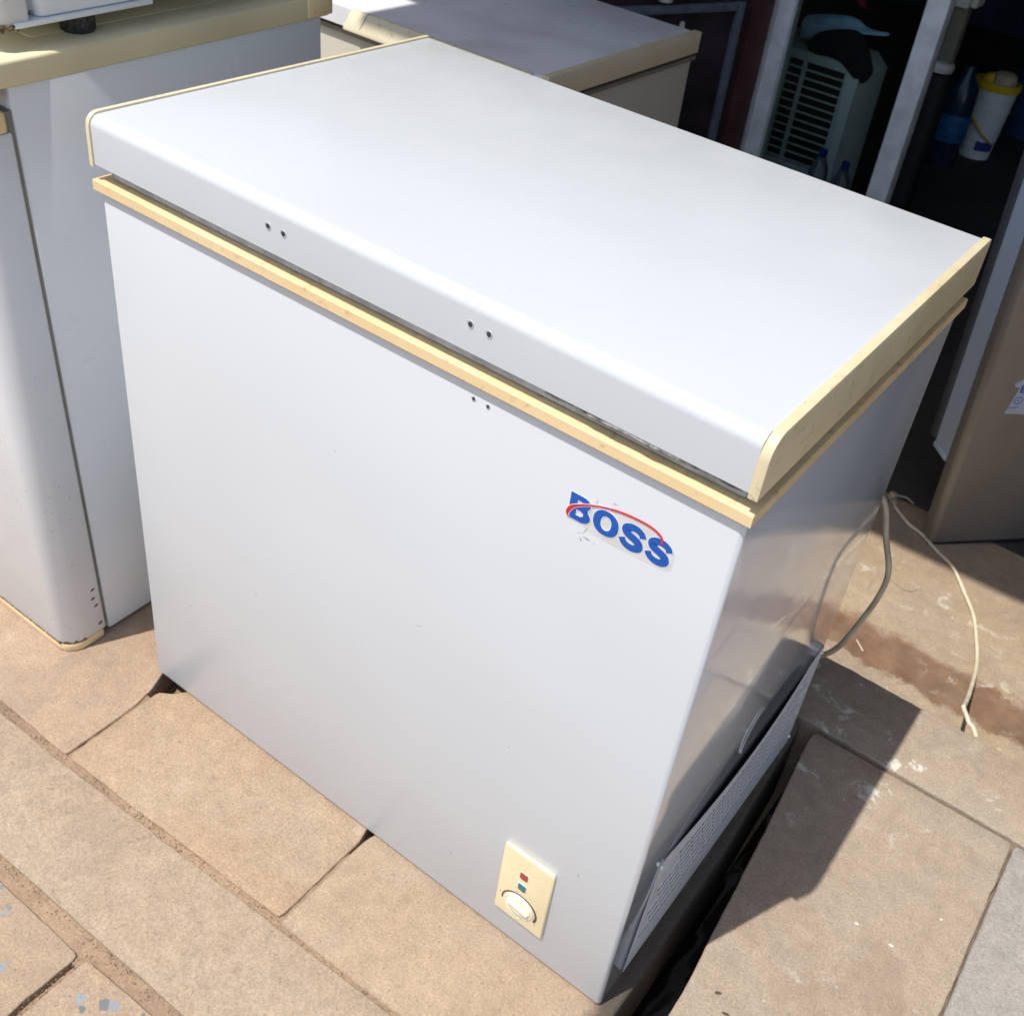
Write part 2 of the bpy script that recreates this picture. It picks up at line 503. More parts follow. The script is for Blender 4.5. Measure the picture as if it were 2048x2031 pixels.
def slab(outline, mat, top=0.0, bev=.0022, rough=.0008, depth=None, step=.008):
    depth = GZ if depth is None else depth
    pts = []
    n = len(outline)
    for i in range(n):
        a = Vector(outline[i]); b = Vector(outline[(i + 1) % n])
        k = max(1, int((b - a).length / step))
        for j in range(k): pts.append(a.lerp(b, j / k))
    # round the corners slightly and make the arris uneven
    m = len(pts)
    sm = [(pts[i - 1] + pts[i] * 2 + pts[(i + 1) % m]) / 4 for i in range(m)]
    c = sum(sm, Vector((0, 0))) / m
    out = []
    sd = random.random() * 50
    for i, p in enumerate(sm):
        t = (sm[(i + 1) % m] - sm[i - 1]).normalized()
        nrm = Vector((t.y, -t.x))
        w = noise.noise(Vector((p.x * 55, p.y * 55, sd))) * rough + noise.noise(Vector((p.x * 14, p.y * 14, sd))) * rough * 1.3
        chip = noise.noise(Vector((p.x * 30, p.y * 30, sd + 9)))
        if chip > .45: w -= (chip - .45) * rough * 7
        out.append((p + nrm * w, nrm))
    area = sum(out[i][0].x * out[(i + 1) % m][0].y - out[(i + 1) % m][0].x * out[i][0].y for i in range(m))
    sgn = 1 if area > 0 else -1
    q = MB(); rings = []
    for ins, z in ((bev, top), (bev * .62, top - bev * .10), (bev * .28, top - bev * .32), (bev * .06, top - bev * .7), (0, top - bev * 1.3), (-.0005, depth)):
        rings.append([q.bm.verts.new((p.x - sgn * nn.x * ins, p.y - sgn * nn.y * ins, z + (.0006 * noise.noise(Vector((p.x * 40, p.y * 40, 7))) if z > depth else 0))) for p, nn in out])
    for a, b in zip(rings, rings[1:]):
        for i in range(m):
            q.bm.faces.new((a[i], a[(i + 1) % m], b[(i + 1) % m], b[i]))
    q.bm.faces.new(rings[0]); q.bm.faces.new(rings[-1][::-1])
    return q.build('paving_slab', mat, pavement)

def rect(x0, x1, y0, y1): return [(x0, y0), (x1, y0), (x1, y1), (x0, y1)]
A = -.1715
slab([(-.37, A - .008), (.0295, A - .006), (.0275, -.06), (.018, -.022), (.004, .005), (-.004, .06), (-.004, .58), (-.37, .58)], SLAB[6], 0)
slab([(.034, A - .006), (.4275, A + .011), (.428, -.016), (.421, .002), (.414, .05), (.414, .58), (.075, .58), (.07, .02), (.048, -.014), (.030, -.022)], SLAB[0], -.0005)
slab([(.431, A + .006), (.818, A + .022), (.824, -.02), (.824, .06), (.82, .30), (.81, .50), (.805, .588), (.430, .588), (.436, .01), (.4295, -.004)], SLAB[5], 0, bev=.007)
slab([(-.775, A - .03), (-.376, A - .01), (-.376, .58), (-.775, .58)], SLAB[1], .001)
slab([(-1.6, A - .03), (-.781, A - .03), (-.781, .58), (-1.6, .58)], SLAB[0], 0)
slab([(-1.10, -.345), (-.52, -.335), (-.52, -.192), (-1.10, -.20)], SLAB[0], 0)
slab([(-.512, -.334), (.84, -.304), (.84, -.159 + .004), (.50, -.168), (.03, -.189), (-.512, -.196)], SLAB[1], .0012)
slab([(-.30, -.90), (.289, -.90), (.285, -.3415), (-.30, -.347)], SLAB[2], 0)
slab([(.298, -.90), (.86, -.90), (.86, -.318), (.296, -.3385)], SLAB[2], .001)
for i in range(3):
    slab(rect(-2.1 + i * .6, -1.508 + i * .6, -.90, -.352), SLAB[2], 0)
for j in range(2):
    for i in range(5):
        slab(rect(-2.1 + i * .6, -1.508 + i * .6, -1.48 - j * .6, -.908 - j * .6), SLAB[(i + j) % 2], 0, step=.03)
# right-hand paving beyond the drain gap
slab([(.875, -.90), (1.1475, -.90), (1.1475, .5955), (.829, .5885), (.828, .563), (.846, .40), (.862, .22), (.875, .085)], SLAB[3], 0, bev=.0035, rough=.0010)
slab([(1.1500, -.90), (1.80, -.90), (1.80, .5955), (1.1500, .5955)], SLAB[4], .0015, bev=.005)
slab([(1.808, -.90), (2.45, -.90), (2.45, .594), (1.808, .594)], SLAB[1], 0)
slab([(.875, -1.9), (1.80, -1.9), (1.80, -.908), (.875, -.908)], SLAB[1], 0, step=.03)
slab([(.40, .6005), (1.24, .6015), (1.24, .7585), (.40, .7545)], SLAB[3], 0, bev=.003, rough=.0016)
slab([(1.246, .6015), (2.45, .6015), (2.45, .757), (1.246, .7585)], SLAB[3], 0, bev=.003, rough=.0015)
slab([(-.60, .603), (.394, .603), (.394, .7545), (-.60, .7545)], SLAB[1], 0)
slab([(-1.60, .603), (-.606, .603), (-.606, .7545), (-1.60, .7545)], SLAB[1], 0)
# black mud and a little water lying in the drain gap
g = MB()
g.box(.822, .876, -1.9, .60, GZ + .001, -.125)
g.build('drain_mud', DRAIN, kind='structure')
g = MB()
g.grid(8, 60, lambda u, v: (.824 + u * .05, -.6 + v * 1.1, -.1225 + .0012 * noise.noise(Vector((u * 3, v * 60, 0)))))
g.build('water', WATER, kind='structure')

# ------------------------------------------------------------------ main chest freezer
W, D, H = .8035, .5339, .7625
fz = thing('chest_freezer', 'big white chest freezer with yellowed trim and blue lettered sticker in the middle', 'chest freezer', (W / 2, D / 2, 0))
g = MB()
g.prism(rrect(0, W, 0, D, .0055, 5), f_xy, .0045, H, bev=.003)
g.bm.faces.ensure_lookup_table()
g.bm.normal_update()
for f in g.bm.faces:
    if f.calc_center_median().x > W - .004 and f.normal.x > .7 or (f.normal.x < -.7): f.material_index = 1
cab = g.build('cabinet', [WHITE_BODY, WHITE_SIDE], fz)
# yellowed rim round the cabinet mouth
def frame_ring(x0, x1, y0, y1, prof, name, mat, parent, **k):
    """sweep a profile [(inset, z)...] round a rectangle"""
    q = MB(); rings = []
    for ins, z in prof:
        rings.append([q.bm.verts.new(v) for v in ((x0 + ins, y0 + ins, z), (x1 - ins, y0 + ins, z), (x1 - ins, y1 - ins, z), (x0 + ins, y1 - ins, z))])
    for a, b in zip(rings, rings[1:] + rings[:1]):
        for i in range(4):
            q.bm.faces.new((a[i], a[(i + 1) % 4], b[(i + 1) % 4], b[i]))
    return q.build(name, mat, parent, auto=False, **k)
frame_ring(-.0055, W + .0050, -.0052, D + .005, [(.008, .7655), (.0015, .7655), (0, .767), (0, .7775), (.001, .7787), (.030, .7795), (.030, .764)], 'rim', YELLOWED, fz)
g = MB()
g.box(.008, W - .010, .009, D - .01, .7800, .7868, .002)
g.box(.013, W - .014, .0125, D - .014, .7868, .7965, .0015)
g.build('gasket', GASKET, fz)
# lid: pressed sheet with a rounded front edge
def lid_outline(y0, y1, z0, z1, rf, rb=.004, seg=8):
    o = [(y0, z0)]
    for i in range(seg + 1):
        a = math.pi - i * .5 * math.pi / seg
        o.append((y0 + rf + rf * math.cos(a), z1 - rf + rf * math.sin(a)))
    for i in range(4):
        a = .5 * math.pi - i * .5 * math.pi / 3
        o.append((y1 - rb + rb * math.cos(a), z1 - rb + rb * math.sin(a)))
    o.append((y1, z0))
    return o
g = MB()
g.prism(lid_outline(-.0045, .539, .7970, .850, .012), f_yz, .0015, .7985)
lid = g.build('lid', WHITE_LID, fz)
for s, (xa, xb) in enumerate(((-.0052, .0012), (.7990, .8085))):
    g = MB()
    g.prism(lid_outline(-.0075 if s else -.0065, .5415, .7945, .8525, .021 if s else .015, .006), f_yz, xa, xb, bev=.0013)
    g.build('lid_end_cap', CREAM if s == 0 else CAP_AGED, lid)
def disc_y(mb, x, z, y, r, seg=14, mi=0, d=.0006, sx=1):
    mb.prism([(x + sx * r * math.cos(k * 2 * math.pi / seg), z + r * math.sin(k * 2 * math.pi / seg)) for k in range(seg)], f_xz, y - d, y + .001, mi=mi)
for x, z in ((.2661, .8240), (.2868, .8237), (.5161, .8249), (.5368, .8239)):
    g = MB()
    g.lathe((x, -.0045, z), [(.0018, .0012), (.0030, -.0002), (.0037, -.0006), (.0040, .0008)], 16, axis='y')
    disc_y(g, x, z, -.0049, .0022, mi=1)
    g.build('screw_hole', [WHITE_LID, HOLE], lid)
for x, z in ((.5246, .7496), (.5413, .7491)):
    g = MB()
    g.lathe((x, 0, z), [(.0012, .0012), (.0022, -.0002), (.0026, -.0004), (.0028, .0008)], 14, axis='y')
    disc_y(g, x, z, -.0003, .0015, mi=1)
    g.build('screw_hole', [WHITE_BODY, HOLE], cab)
# torn gasket / grime seen under the lid near the right end
g = MB()
pts = [(.60 + i * .012, -.0005 - .0025 * math.sin(i / 16 * math.pi) + random.uniform(-.0006, .0006), .7945 + random.uniform(-.0008, .0008)) for i in range(17)]
g.tube(pts, [.0012 + .0010 * random.random() for _ in pts], 6)
g.build('torn_gasket_lip', simple('grimy_rubber', (.20, .19, .165), .8, var=.7, vs=150), fz)

# sticker with lettering
stk = thing  # (alias kept short)
g = MB()
res = [(.6655, .7015), (.685, .7115), (.705, .7145), (.722, .7140), (.733, .7095), (.738, .7040), (.749, .703), (.7515, .690), (.748, .679), (.728, .6765), (.70, .675), (.675, .6745), (.661, .6765), (.657, .684)]
rs = catmull([(x, z, 0) for x, z in res + res[:1]], 4)[:-1]
g.prism([(p.x, p.y) for p in rs], f_xz, -.00012, .0008)
sticker = g.build('sticker', RESIDUE, fz)

def flat_curve(name, splines, mat, y, off, parent, ext=.00012):
    """closed 2D outlines (holes resolved by even-odd fill) -> thin mesh on the front"""
    cu = bpy.data.curves.new(name, 'CURVE')
    cu.dimensions = '2D'; cu.fill_mode = 'BOTH'; cu.extrude = ext; cu.offset = off
    for sp in splines:
        s = cu.splines.new('POLY'); s.points.add(len(sp) - 1)
        for p, (a, b) in zip(s.points, sp): p.co = (a, b, 0, 1)
        s.use_cyclic_u = True
    tmp = bpy.data.objects.new('tmp', cu); COL.objects.link(tmp)
    bpy.context.view_layer.update()
    me = bpy.data.meshes.new_from_object(tmp.evaluated_get(bpy.context.evaluated_depsgraph_get()))
    bpy.data.objects.remove(tmp, do_unlink=True); bpy.data.curves.remove(cu)
    o_ = ORG[parent.name]
    for v in me.vertices:
        a, b, c = v.co
        v.co = Vector((a, y - c, b)) - o_
    me.materials.clear(); me.materials.append(mat)
    me.name = name
    ob = bpy.data.objects.new(name, me); COL.objects.link(ob); ob.parent = parent
    ORG[ob.name] = o_
    return ob
def ell(cx, cz, rx, rz, n=36, p=2.2, rev=False):
    o = []
    for k in range(n):
        a = k * 2 * math.pi / n
        c, s = math.cos(a), math.sin(a)
        o.append((cx + rx * math.copysign(abs(c) ** (2 / p), c), cz + rz * math.copysign(abs(s) ** (2 / p), s)))
    return o[::-1] if rev else o
def stroke(path, wid):
    L, R_ = [], []
    for i, p in enumerate(path):
        t = (path[min(i + 1, len(path) - 1)] - path[max(i - 1, 0)]).normalized()
        n = Vector((-t.y, t.x, 0))
        w = wid(i / (len(path) - 1))
        L.append(((p + n * w).x, (p + n * w).y)); R_.append(((p - n * w).x, (p - n * w).y))
    return L + R_[::-1]
def letter_S(x0, x1, z0, z1):
    c = [(.86, .655), (.80, .79), (.62, .872), (.42, .868), (.235, .775), (.225, .645), (.36, .555), (.60, .480), (.765, .385), (.78, .235), (.62, .135), (.40, .125), (.22, .205), (.135, .345)]
    P = catmull([(x0 + u * (x1 - x0), z0 + v * (z1 - z0), 0) for u, v in c], 5)
    h = (z1 - z0) * .118
    return [stroke(P, lambda t: h * (1.0 + .28 * math.sin(math.pi * t) ** 2))]
def letter_B(x0, x1, z0, z1):
    def T(l): return [(x0 + u * (x1 - x0), z0 + v * (z1 - z0)) for u, v in l]
    out = [(0.0, 0), (.55, 0)] + [(.55 + .45 * math.sin(a), .27 - .27 * math.cos(a)) for a in [k * math.pi / 9 for k in range(1, 8)]] + [(.86, .535)] \
        + [(.58 + .36 * math.sin(a), .765 - .235 * math.cos(a)) for a in [k * math.pi / 9 for k in range(2, 9)]] + [(.55, 1.0), (0, 1.0)]
    h1 = [(.34, .62), (.34, .80), (.50, .80), (.60, .76), (.60, .66), (.50, .62)]
    h2 = [(.34, .20), (.34, .43), (.52, .43), (.66, .38), (.67, .27), (.54, .20)]
    return [T(out), T(h1), T(h2)]
letters = [letter_B(.6415, .6650, .6802, .7085),
           [ell(.6809, .6938, .0134, .0134), ell(.6810, .6938, .0056, .0078, rev=True)],
           letter_S(.6955, .7222, .6795, .7085), letter_S(.7225, .7490, .6800, .7085)]
def strip_letter(name, sp, mat, y, parent):
    q = MB(); n = len(sp) // 2
    L_, R_ = sp[:n], sp[n:][::-1]
    for yy in (y, y + .0003):
        a_ = [q.bm.verts.new((p[0], yy, p[1])) for p in L_]; b_ = [q.bm.verts.new((p[0], yy, p[1])) for p in R_]
        for i in range(n - 1): q.bm.faces.new((a_[i], a_[i + 1], b_[i + 1], b_[i]))
    return q.build(name, mat, parent, recalc=False)
def fat_S(x0, x1, z0, z1, k, e):
    c = [(.88, .660), (.81, .79), (.63, .872), (.42, .868), (.235, .775), (.225, .645), (.36, .555), (.60, .480), (.765, .385), (.78, .235), (.62, .135), (.40, .125), (.21, .205), (.115, .345)]
    P = catmull([(x0 + u * (x1 - x0), z0 + v * (z1 - z0), 0) for u, v in c], 5)
    if e:
        P = [P[0] + (P[0] - P[1]).normalized() * e] + P + [P[-1] + (P[-1] - P[-2]).normalized() * e]
    h = (z1 - z0) * .118
    return stroke(P, lambda t: h * (1.0 + .22 * math.sin(math.pi * t) ** 2) + k)
for b4 in ((.6955, .7222, .6795, .7085), (.7225, .7490, .6800, .7085)):
    strip_letter('letter_outline', fat_S(*b4, .0008, .0008), STICKW, -.00032, sticker)
    strip_letter('letter', fat_S(*b4, 0, 0), BLUE, -.00050, sticker)
for sp in letters[:2]:
    flat_curve('letter_outline', sp, STICKW, -.00032, .0009, sticker)
    flat_curve('letter', sp, BLUE, -.00050, 0.0, sticker)
arc = catmull([(.6428, .6803, 0), (.6409, .6850, 0), (.6450, .6930, 0), (.6557, .7005, 0), (.6695, .7072, 0), (.6861, .7124, 0), (.7011, .7150, 0), (.7154, .7158, 0), (.7265, .7148, 0), (.7345, .7112, 0), (.7368, .7072, 0), (.7373, .7035, 0)], 6)
ws = lambda t: .8 * wz(t)
wz = lambda t: .00035 + .0016 * math.exp(-((t - .13) / .10) ** 2) + .00075 * (1 - math.exp(-t * 8)) + .0002 * t
flat_curve('swoosh_outline', [stroke(arc[:30], lambda t: ws(t * .45) + .0006)], STICKW, -.00064, 0, sticker)
flat_curve('swoosh', [stroke(arc, ws)], RED, -.0008, 0, sticker)

for a_, b_, w_ in (((.6690, .7140), (.6682, .7058), .00022), ((.6640, .6790), (.6600, .6700), .00025), ((.6575, .6640), (.6600, .6600), .0005), ((.6610, .6665), (.6690, .6660), .0005),
                   ((.6560, .6685), (.6566, .6680), .0006), ((.6733, .6655), (.6740, .6650), .0006), ((.6835, .7180), (.6880, .7190), .0003), ((.3535, .6000), (.3545, .5990), .0007),
                   ((.7360, .2140), (.7363, .2080), .0005), ((.2200, .3100), (.2260, .3060), .0003), ((.4800, .4300), (.4870, .4310), .00025), ((.0900, .2000), (.0925, .1990), .0005),
                   ((.5600, .0900), (.5640, .0840), .0004), ((.3300, .1400), (.3312, .1390), .0007), ((.6200, .3400), (.6210, .3380), .0004)):
    a_ = Vector((*a_, 0)); b_ = Vector((*b_, 0)); m_ = (a_ + b_) / 2 + Vector((random.uniform(-.0006, .0006), random.uniform(-.0006, .0006), 0))
    g = MB(); g.prism(stroke([a_, m_, b_], lambda t: w_ * (.35 + math.sin(math.pi * t))), f_xz, -.00012, .0004)
    g.build('scuff_mark', SCUFF, cab)
# thermostat panel
g = MB()
g.prism([(.6412, .1862), (.7095, .1862), (.7108, .1845), (.7108, .0570), (.7095, .0555), (.6395, .0572), (.6382, .0590), (.6398, .1848)], f_xz, -.0048, .0008, bev=.0022, seg=4)
for x0, x1 in ((.6725, .6755),):
    disc_y(g, .6745, .0640, -.0049, .0016, mi=1, sx=1.5)
panel = g.build('thermostat_panel', [IVORY, CREAM], fz)
for nm, z0, m in (('red_indicator', .1452, LAMP_R), ('green_indicator', .1231, LAMP_G)):
    g = MB(); g.box(.6672, .6784, -.0060, -.004, z0, z0 + .0108, .0006, mi=0)
    g.box(.6664, .6792, -.0052, -.004, z0 - .0008, z0 + .0116, .0003, mi=1)
    g.build(nm, [m, IVORY_L], panel)
g = MB()
P = [Vector((.6735 + .0252 * math.cos(a), .0885 + .0225 * math.sin(a), 0)) for a in [math.radians(-25 + k * 8.2) for k in range(27)]]
st_ = stroke(P, lambda t: .00085 + .0011 * (1 - t) * (1 - t) + .0008 * max(0, t - .6))
g.prism(st_, f_xz, -.0051, -.0044)
g.build('dial_scale', MARK, panel)
for k in (0, 3, 6, 9):
    a = math.radians(-30 + k * 22)
    x, z = .6735 + .0295 * math.cos(a), .0885 + .0265 * math.sin(a)
    g = MB(); g.box(x - .0008, x + .0008, -.0050, -.0044, z - .0005, z + .0005); g.build('scale_mark', MARK, panel)
for z0 in (.1428, .1207):
    g = MB(); g.box(.6690, .6760, -.0050, -.0044, z0, z0 + .0007); g.build('print_line', MARK, panel)
g = MB()
g.lathe((.6735, 0, .0890), [(.0205, -.0046), (.0205, -.0056), (.0196, -.0062), (.0186, -.0058), (.0178, -.0050), (.0172, -.0066), (.0165, -.0071), (.0100, -.0072)], 40, axis='y')
rot = Matrix.Translation((.6735, 0, .0890)) @ Matrix.Rotation(math.radians(8), 4, 'Y')
g.box(-.0152, .0152, -.0102, -.006, -.0019, .0019, .0010, mat=rot)
g.build('dial', IVORY_L, panel)
# right side: compressor cover, bowed open at its top edge
g = MB()
g.box(W - .001, W + .0006, .075, .492, .10, .2262)
g.build('compressor_opening', HOLE, cab)
def cov(u, v):
    y0 = .051 + .016 * v; y = y0 + u * (.527 - y0)
    z = .012 + v * (.2205 - .012)
    q = max(0, (y - .085) / (.478 - .085)); q = 0 if q > 1 or q < 0 else q
    bow = .0070 * (math.sin(math.pi * q) ** .8) * max(0, (v - .35) / .65) ** 1.6
    return Vector((W + .0009 + bow, y, z - .005 * (math.sin(math.pi * q)) * v * v))
g = MB()
NU, NV = 40, 14
fr = [[g.bm.verts.new(cov(i / (NU - 1), j / (NV - 1))) for j in range(NV)] for i in range(NU)]
bk = [[g.bm.verts.new(cov(i / (NU - 1), j / (NV - 1)) - Vector((.0006, 0, 0))) for j in range(NV)] for i in range(NU)]
for i in range(NU - 1):
    for j in range(NV - 1):
        g.bm.faces.new((fr[i][j], fr[i + 1][j], fr[i + 1][j + 1], fr[i][j + 1]))
        g.bm.faces.new((bk[i][j], bk[i][j + 1], bk[i + 1][j + 1], bk[i + 1][j]))
for i in range(NU - 1):
    for j in (0, NV - 1): g.bm.faces.new((fr[i][j], bk[i][j], bk[i + 1][j], fr[i + 1][j]))
for j in range(NV - 1):
    for i in (0, NU - 1): g.bm.faces.new((fr[i][j], fr[i][j + 1], bk[i][j + 1], bk[i][j]))
cover = g.build('compressor_cover', COVER, fz)
g = MB()
L = .0112
g.prism([(-L, 0), (L, 0), (L + .0005, .0017), (-L - .0005, .0017)], lambda u, v, w: (w, u, v), -.0003, .0006, bev=.0002, seg=1)
g.prism([(-L, -.0058), (L, -.0058), (L, -.0004), (-L, -.0004)], lambda u, v, w: (w, u, v), -.0004, .0003, mi=1)
lv0 = g.build('louvre', [LOUVRE, simple('louvre_slit', (.05, .055, .06), .5)])
lvm = lv0.data
bpy.data.objects.remove(lv0)
for r in range(7):
    z = .192 - r * .0195
    for c in range(15):
        y = .100 + c * .0268 + (.0134 if r % 2 else 0) - r * .0030
        if y > .486 or (c == 0 and r < 2): continue
        u = (y - .06) / .465; v = (z - .012) / .2085
        p = cov(u, v)
        o = bpy.data.objects.new('louvre', lvm); COL.objects.link(o); o.parent = cover
        o.location = Vector((p.x, p.y, p.z)) - ORG[fz.name]
for y, z in ((.068, .2165), (.522, .213), (.522, .03)):
    g = MB(); g.lathe((W + .0022, y, z), [(.0026, -.001), (.0026, .0006), (.0018, .0012), (.0004, .0014)], 12, axis='x')
    g.build('screw', ALU, cover)
g = MB()
g.tube(catmull([(W + .0003, .256, .2395), (W + .0008, .255, .262), (W + .0008, .268, .282), (W + .0008, .288, .2915), (W + .0003, .302, .283)], 5), .0004, 6)
g.build('cable_clip', WHITE_GREY, fz)
g = MB()
g.tube(catmull([(.70, D + .02, .12), (.745, .58, .128), (.788, .585, .145), (.813, .58, .184), (.828, .58, .244), (.839, .58, .306), (.838, .58, .352), (.818, .58, .401), (.797, .58, .454), (.76, .57, .475), (.72, D + .01, .46)], 8), .0042, 10)
g.build('power_cord', CORD, fz)
for x, y in ((.05, .05), (W - .05, .05), (.05, D - .05), (W - .05, D - .05)):
    g = MB(); g.lathe((x, y, .0002), [(.014, 0), (.014, .005)], 16); g.build('foot', BLACK, fz)

# ------------------------------------------------------------------ refrigerator at the left
FX = -.1205
lf = thing('refrigerator', 'white refrigerator with cream worktop and scuffed rounded door, beneath the smaller one', 'refrigerator', (-.40, .22, 0))
g = MB()
g.prism(rrect(-.69, FX, .006, .475, .004, 2), f_xy, .006, .845, bev=.002)
lbody = g.build('body', WHITE_GREY, lf)
g = MB()
g.prism(rrect(-.684, FX - .0015, -.0060, .0065, .002, 2), f_xy, .02, .82)
g.build('gasket', simple('olive_gasket', (.20, .195, .165), .7), lf)
g = MB()
g.prism(rrect(-.695, FX + .0035, -.066, .0005, .030, 10, (1, 1, .12, .12)), f_xy, .016, .798, bev=.003)
ldoor = g.build('door', WHITE_OLD, lf)
g = MB()
g.prism(rrect(-.696, FX + .0045, -.067, -.0045, .0305, 10, (1, 1, .12, .12)), f_xy, .002, .0165, bev=.002)
g.build('door_bottom_trim', YELLOWED, ldoor)
g = MB()
g.prism(rrect(-.696, FX + .0045, -.067, -.0045, .0305, 10, (1, 1, .12, .12)), f_xy, .7985, .8225, bev=.003)
g.build('door_top_trim', YELLOWED, ldoor)
for y, z, rz, a in ((-.011, .103, .0020, .8), (-.013, .086, .0020, .8), (-.010, .070, .0020, .8), (-.0085, .032, .0024, 1.1)):
    g = MB(); g.prism([(y + math.cos(t) * rz * 1.6, z + math.sin(t) * rz * .8 + math.cos(t) * rz * .5) for t in [k * math.pi / 5 for k in range(10)]], f_yz, FX + .003, FX + .0041)
    g.build('drill_hole', HOLE, ldoor)
g = MB()
for i in range(26):      # rust and chipped enamel along the door's lower edge
    t = i / 26
    x = -.30 + t * .165 + random.uniform(-.003, .003); hh = random.uniform(.0006, .0028)
    g.box(x, x + random.uniform(.004, .010), -.0667, -.0655, .0168, .0168 + hh)
for i in range(22):
    a = math.radians(-95 + i * 4.6 + random.uniform(-2, 2))
    cx, cy = FX + .0035 - .030, -.066 + .030
    px, py = cx + .0300 * math.cos(a), cy + .0300 * math.sin(a)
    hh = random.uniform(.001, .006) * (1 if random.random() > .3 else .3)
    g.box(-.0014 - random.random() * .001, .0016, -.0004, .0007, 0, hh, mat=Matrix.Translation((px, py, .0166)) @ Matrix.Rotation(a + math.pi / 2, 4, 'Z') @ Matrix.Rotation(random.uniform(-.3, .3), 4, 'Y'))
g.build('rust_edge', RUST, ldoor)
g = MB()
P2 = [( -.745, .845), (-.745, .872), (-.74, .875)]
g.prism(rrect(-.70, FX + .0045, -.062, .489, .006, 4), f_xy, .8455, .8745, bev=.004, seg=3)
top_ = g.build('worktop', CREAM_TOP, lf)
g = MB()
g.prism(rrect(-.6, FX - .045, .07, .47, .006, 4), f_xy, .874, .8757, bev=.0008)
g.build('worktop_inlay', CREAM_TOP, top_)
g = MB()
g.box(FX - .02, FX + .0062, .446, .491, .848, .8752, .002)
g.build('corner_piece', YELLOWED, top_)
g = MB()
g.box(FX - .022, FX + .001, -.050, -.004, .831, .8456, .004)
g.build('hinge_cover', RUST, lf)

# smaller refrigerator standing on that worktop
TZ = .8757
tf = thing('refrigerator', 'small white refrigerator with a rusted door corner, perched on the cream worktop by black feet', 'refrigerator', (-.38, .28, TZ))
g = MB()
g.prism(rrect(-.60, -.137, .042, .50, .010, 4), f_xy, .905, 1.37, bev=.003)
tb = g.build('body', WHITE_GREY, tf)
g = MB()
g.box(-.59, -.1335, .012, .19, .8985, .9045, .0012)
g.build('base_bracket', WHITE_GREY, tf)
g = MB()
g.prism(rrect(-.59, -.145, .032, .043, .003, 2), f_xy, .912, 1.36)
g.build('gasket', GASKET, tf)
g = MB()
g.prism(rrect(-.604, -.136, -.012, .033, .020, 8, (1, 1, .3, .3)), f_xy, .902, 1.37, bev=.004)
td = g.build('door', WHITE_OLD, tf)
g = MB()
pts = []
for i in range(34):
    t = i / 33
    if t < .5: x = -.30 + t / .5 * .142; y = -.0125
    else:
        a = math.radians(-90 + (t - .5) / .5 * 120); x = -.136 - .020 + .0203 * math.cos(a); y = -.012 + .020 + .0203 * math.sin(a)
    pts.append((x, y, .9005 + random.uniform(-.0022, .0015)))
g.tube(pts, [random.uniform(.0012, .0032) for _ in pts], 6)
for i in range(12):
    p = random.choice(pts[12:]); g.lathe((p[0], p[1], p[2] - .003), [(.0004, -.003), (.0022, 0), (.0026, .003), (.0005, .006)], 6)
g.build('rusted_edge', RUST, td)
for x, y in ((-.162, .105), (-.162, .45), (-.57, .105), (-.57, .45)):
    g = MB()
    g.lathe((x, y, TZ), [(.0165, .0002), (.0188, .003), (.0192, .0225), (.0100, .0232)], 44, rib=.05)
    g.build('foot', RUBBER, tf)

TILT = math.radians(1.55)
lf.rotation_euler.x = TILT; lf.location.z = .0060
tf.rotation_euler.x = TILT; tf.location.z = .8826

# ------------------------------------------------------------------ chest freezer behind
bz = .70
bf = thing('chest_freezer', 'dusty chest freezer with grey-white lid and cream handle, half hidden behind the middle one', 'chest freezer', (-.5, 1.22, GZ))
g = MB()
g.prism(rrect(-.93, -.073, .966, 1.503, .006, 3), f_xy, GZ + .01, .6435, bev=.002)
g.build('cabinet', BEIGE_BODY, bf)
frame_ring(-.936, -.068, .960, 1.509, [(0, .644), (0, .6525), (.025, .6530), (.025, .643)], 'rim', simple('dull_rim', (.20, .18, .14), .6), bf)
g = MB(); g.box(-.915, -.088, .978, 1.49, .6535, .6605, .001); g.build('gasket', GASKET_D, bf)
g = MB()
g.prism(lid_outline(.9525, 1.508, .661, .6995, .004), f_yz, -.93, -.083, bev=.001)
bl = g.build('lid', WHITE_BACK, bf)
for xa, xb in ((-.937, -.9305), (-.0835, -.066)):
    g = MB(); g.prism(lid_outline(.951, 1.511, .659, .7025, .005), f_yz, xa, xb, bev=.0012); g.build('lid_end_cap', CREAM, bl)
g = MB()
g.prism([(.9527, .7005), (.9525, .668), (.9285, .6640), (.9235, .6665), (.9240, .674), (.9480, .7005)], f_yz, -.534, .0 - .10, bev=.0012)
bh = g.build('handle', CREAM, bl)
g = MB(); g.prism([(.9400, .6915), (.9490, .7008), (.9525, .7012), (.9525, .69)], f_yz, -.4925, -.4915); g.prism([(.9236, .6668), (.9245, .6752), (.9482, .7012), (.9520, .7011), (.93, .67)], f_yz, -.4925, -.4914); g.build('handle_seam', MARK, bh)

# ------------------------------------------------------------------ leaning bronze refrigerator at the right
B0 = Vector((.776, 1.43, GZ)); U = Vector((.7276, .686, 0)); N = Vector((.686, -.7276, 0))
al = math.radians(4)
Wv = (Vector((0, 0, 1)) * math.cos(al) - U * math.sin(al)).normalized()
Vv = (U * math.cos(al) + Vector((0, 0, 1)) * math.sin(al)).normalized()
M = Matrix(((Vv.x, -N.x, Wv.x, B0.x), (Vv.y, -N.y, Wv.y, B0.y), (Vv.z, -N.z, Wv.z, B0.z), (0, 0, 0, 1)))
rf = thing('refrigerator', 'bronze-grey refrigerator with a torn blue and white sticker, leaning at the right edge', 'refrigerator', rot=M)
g = MB()      # local x = along the face, y = depth (away from camera), z = up
g.prism(rrect(0, .56, 0, .042, .017, 7, (1, 1, .4, .4)), f_xy, 0.004, 1.25, bev=.004)
rd = g.build('door', BRONZE, rf)
g = MB()
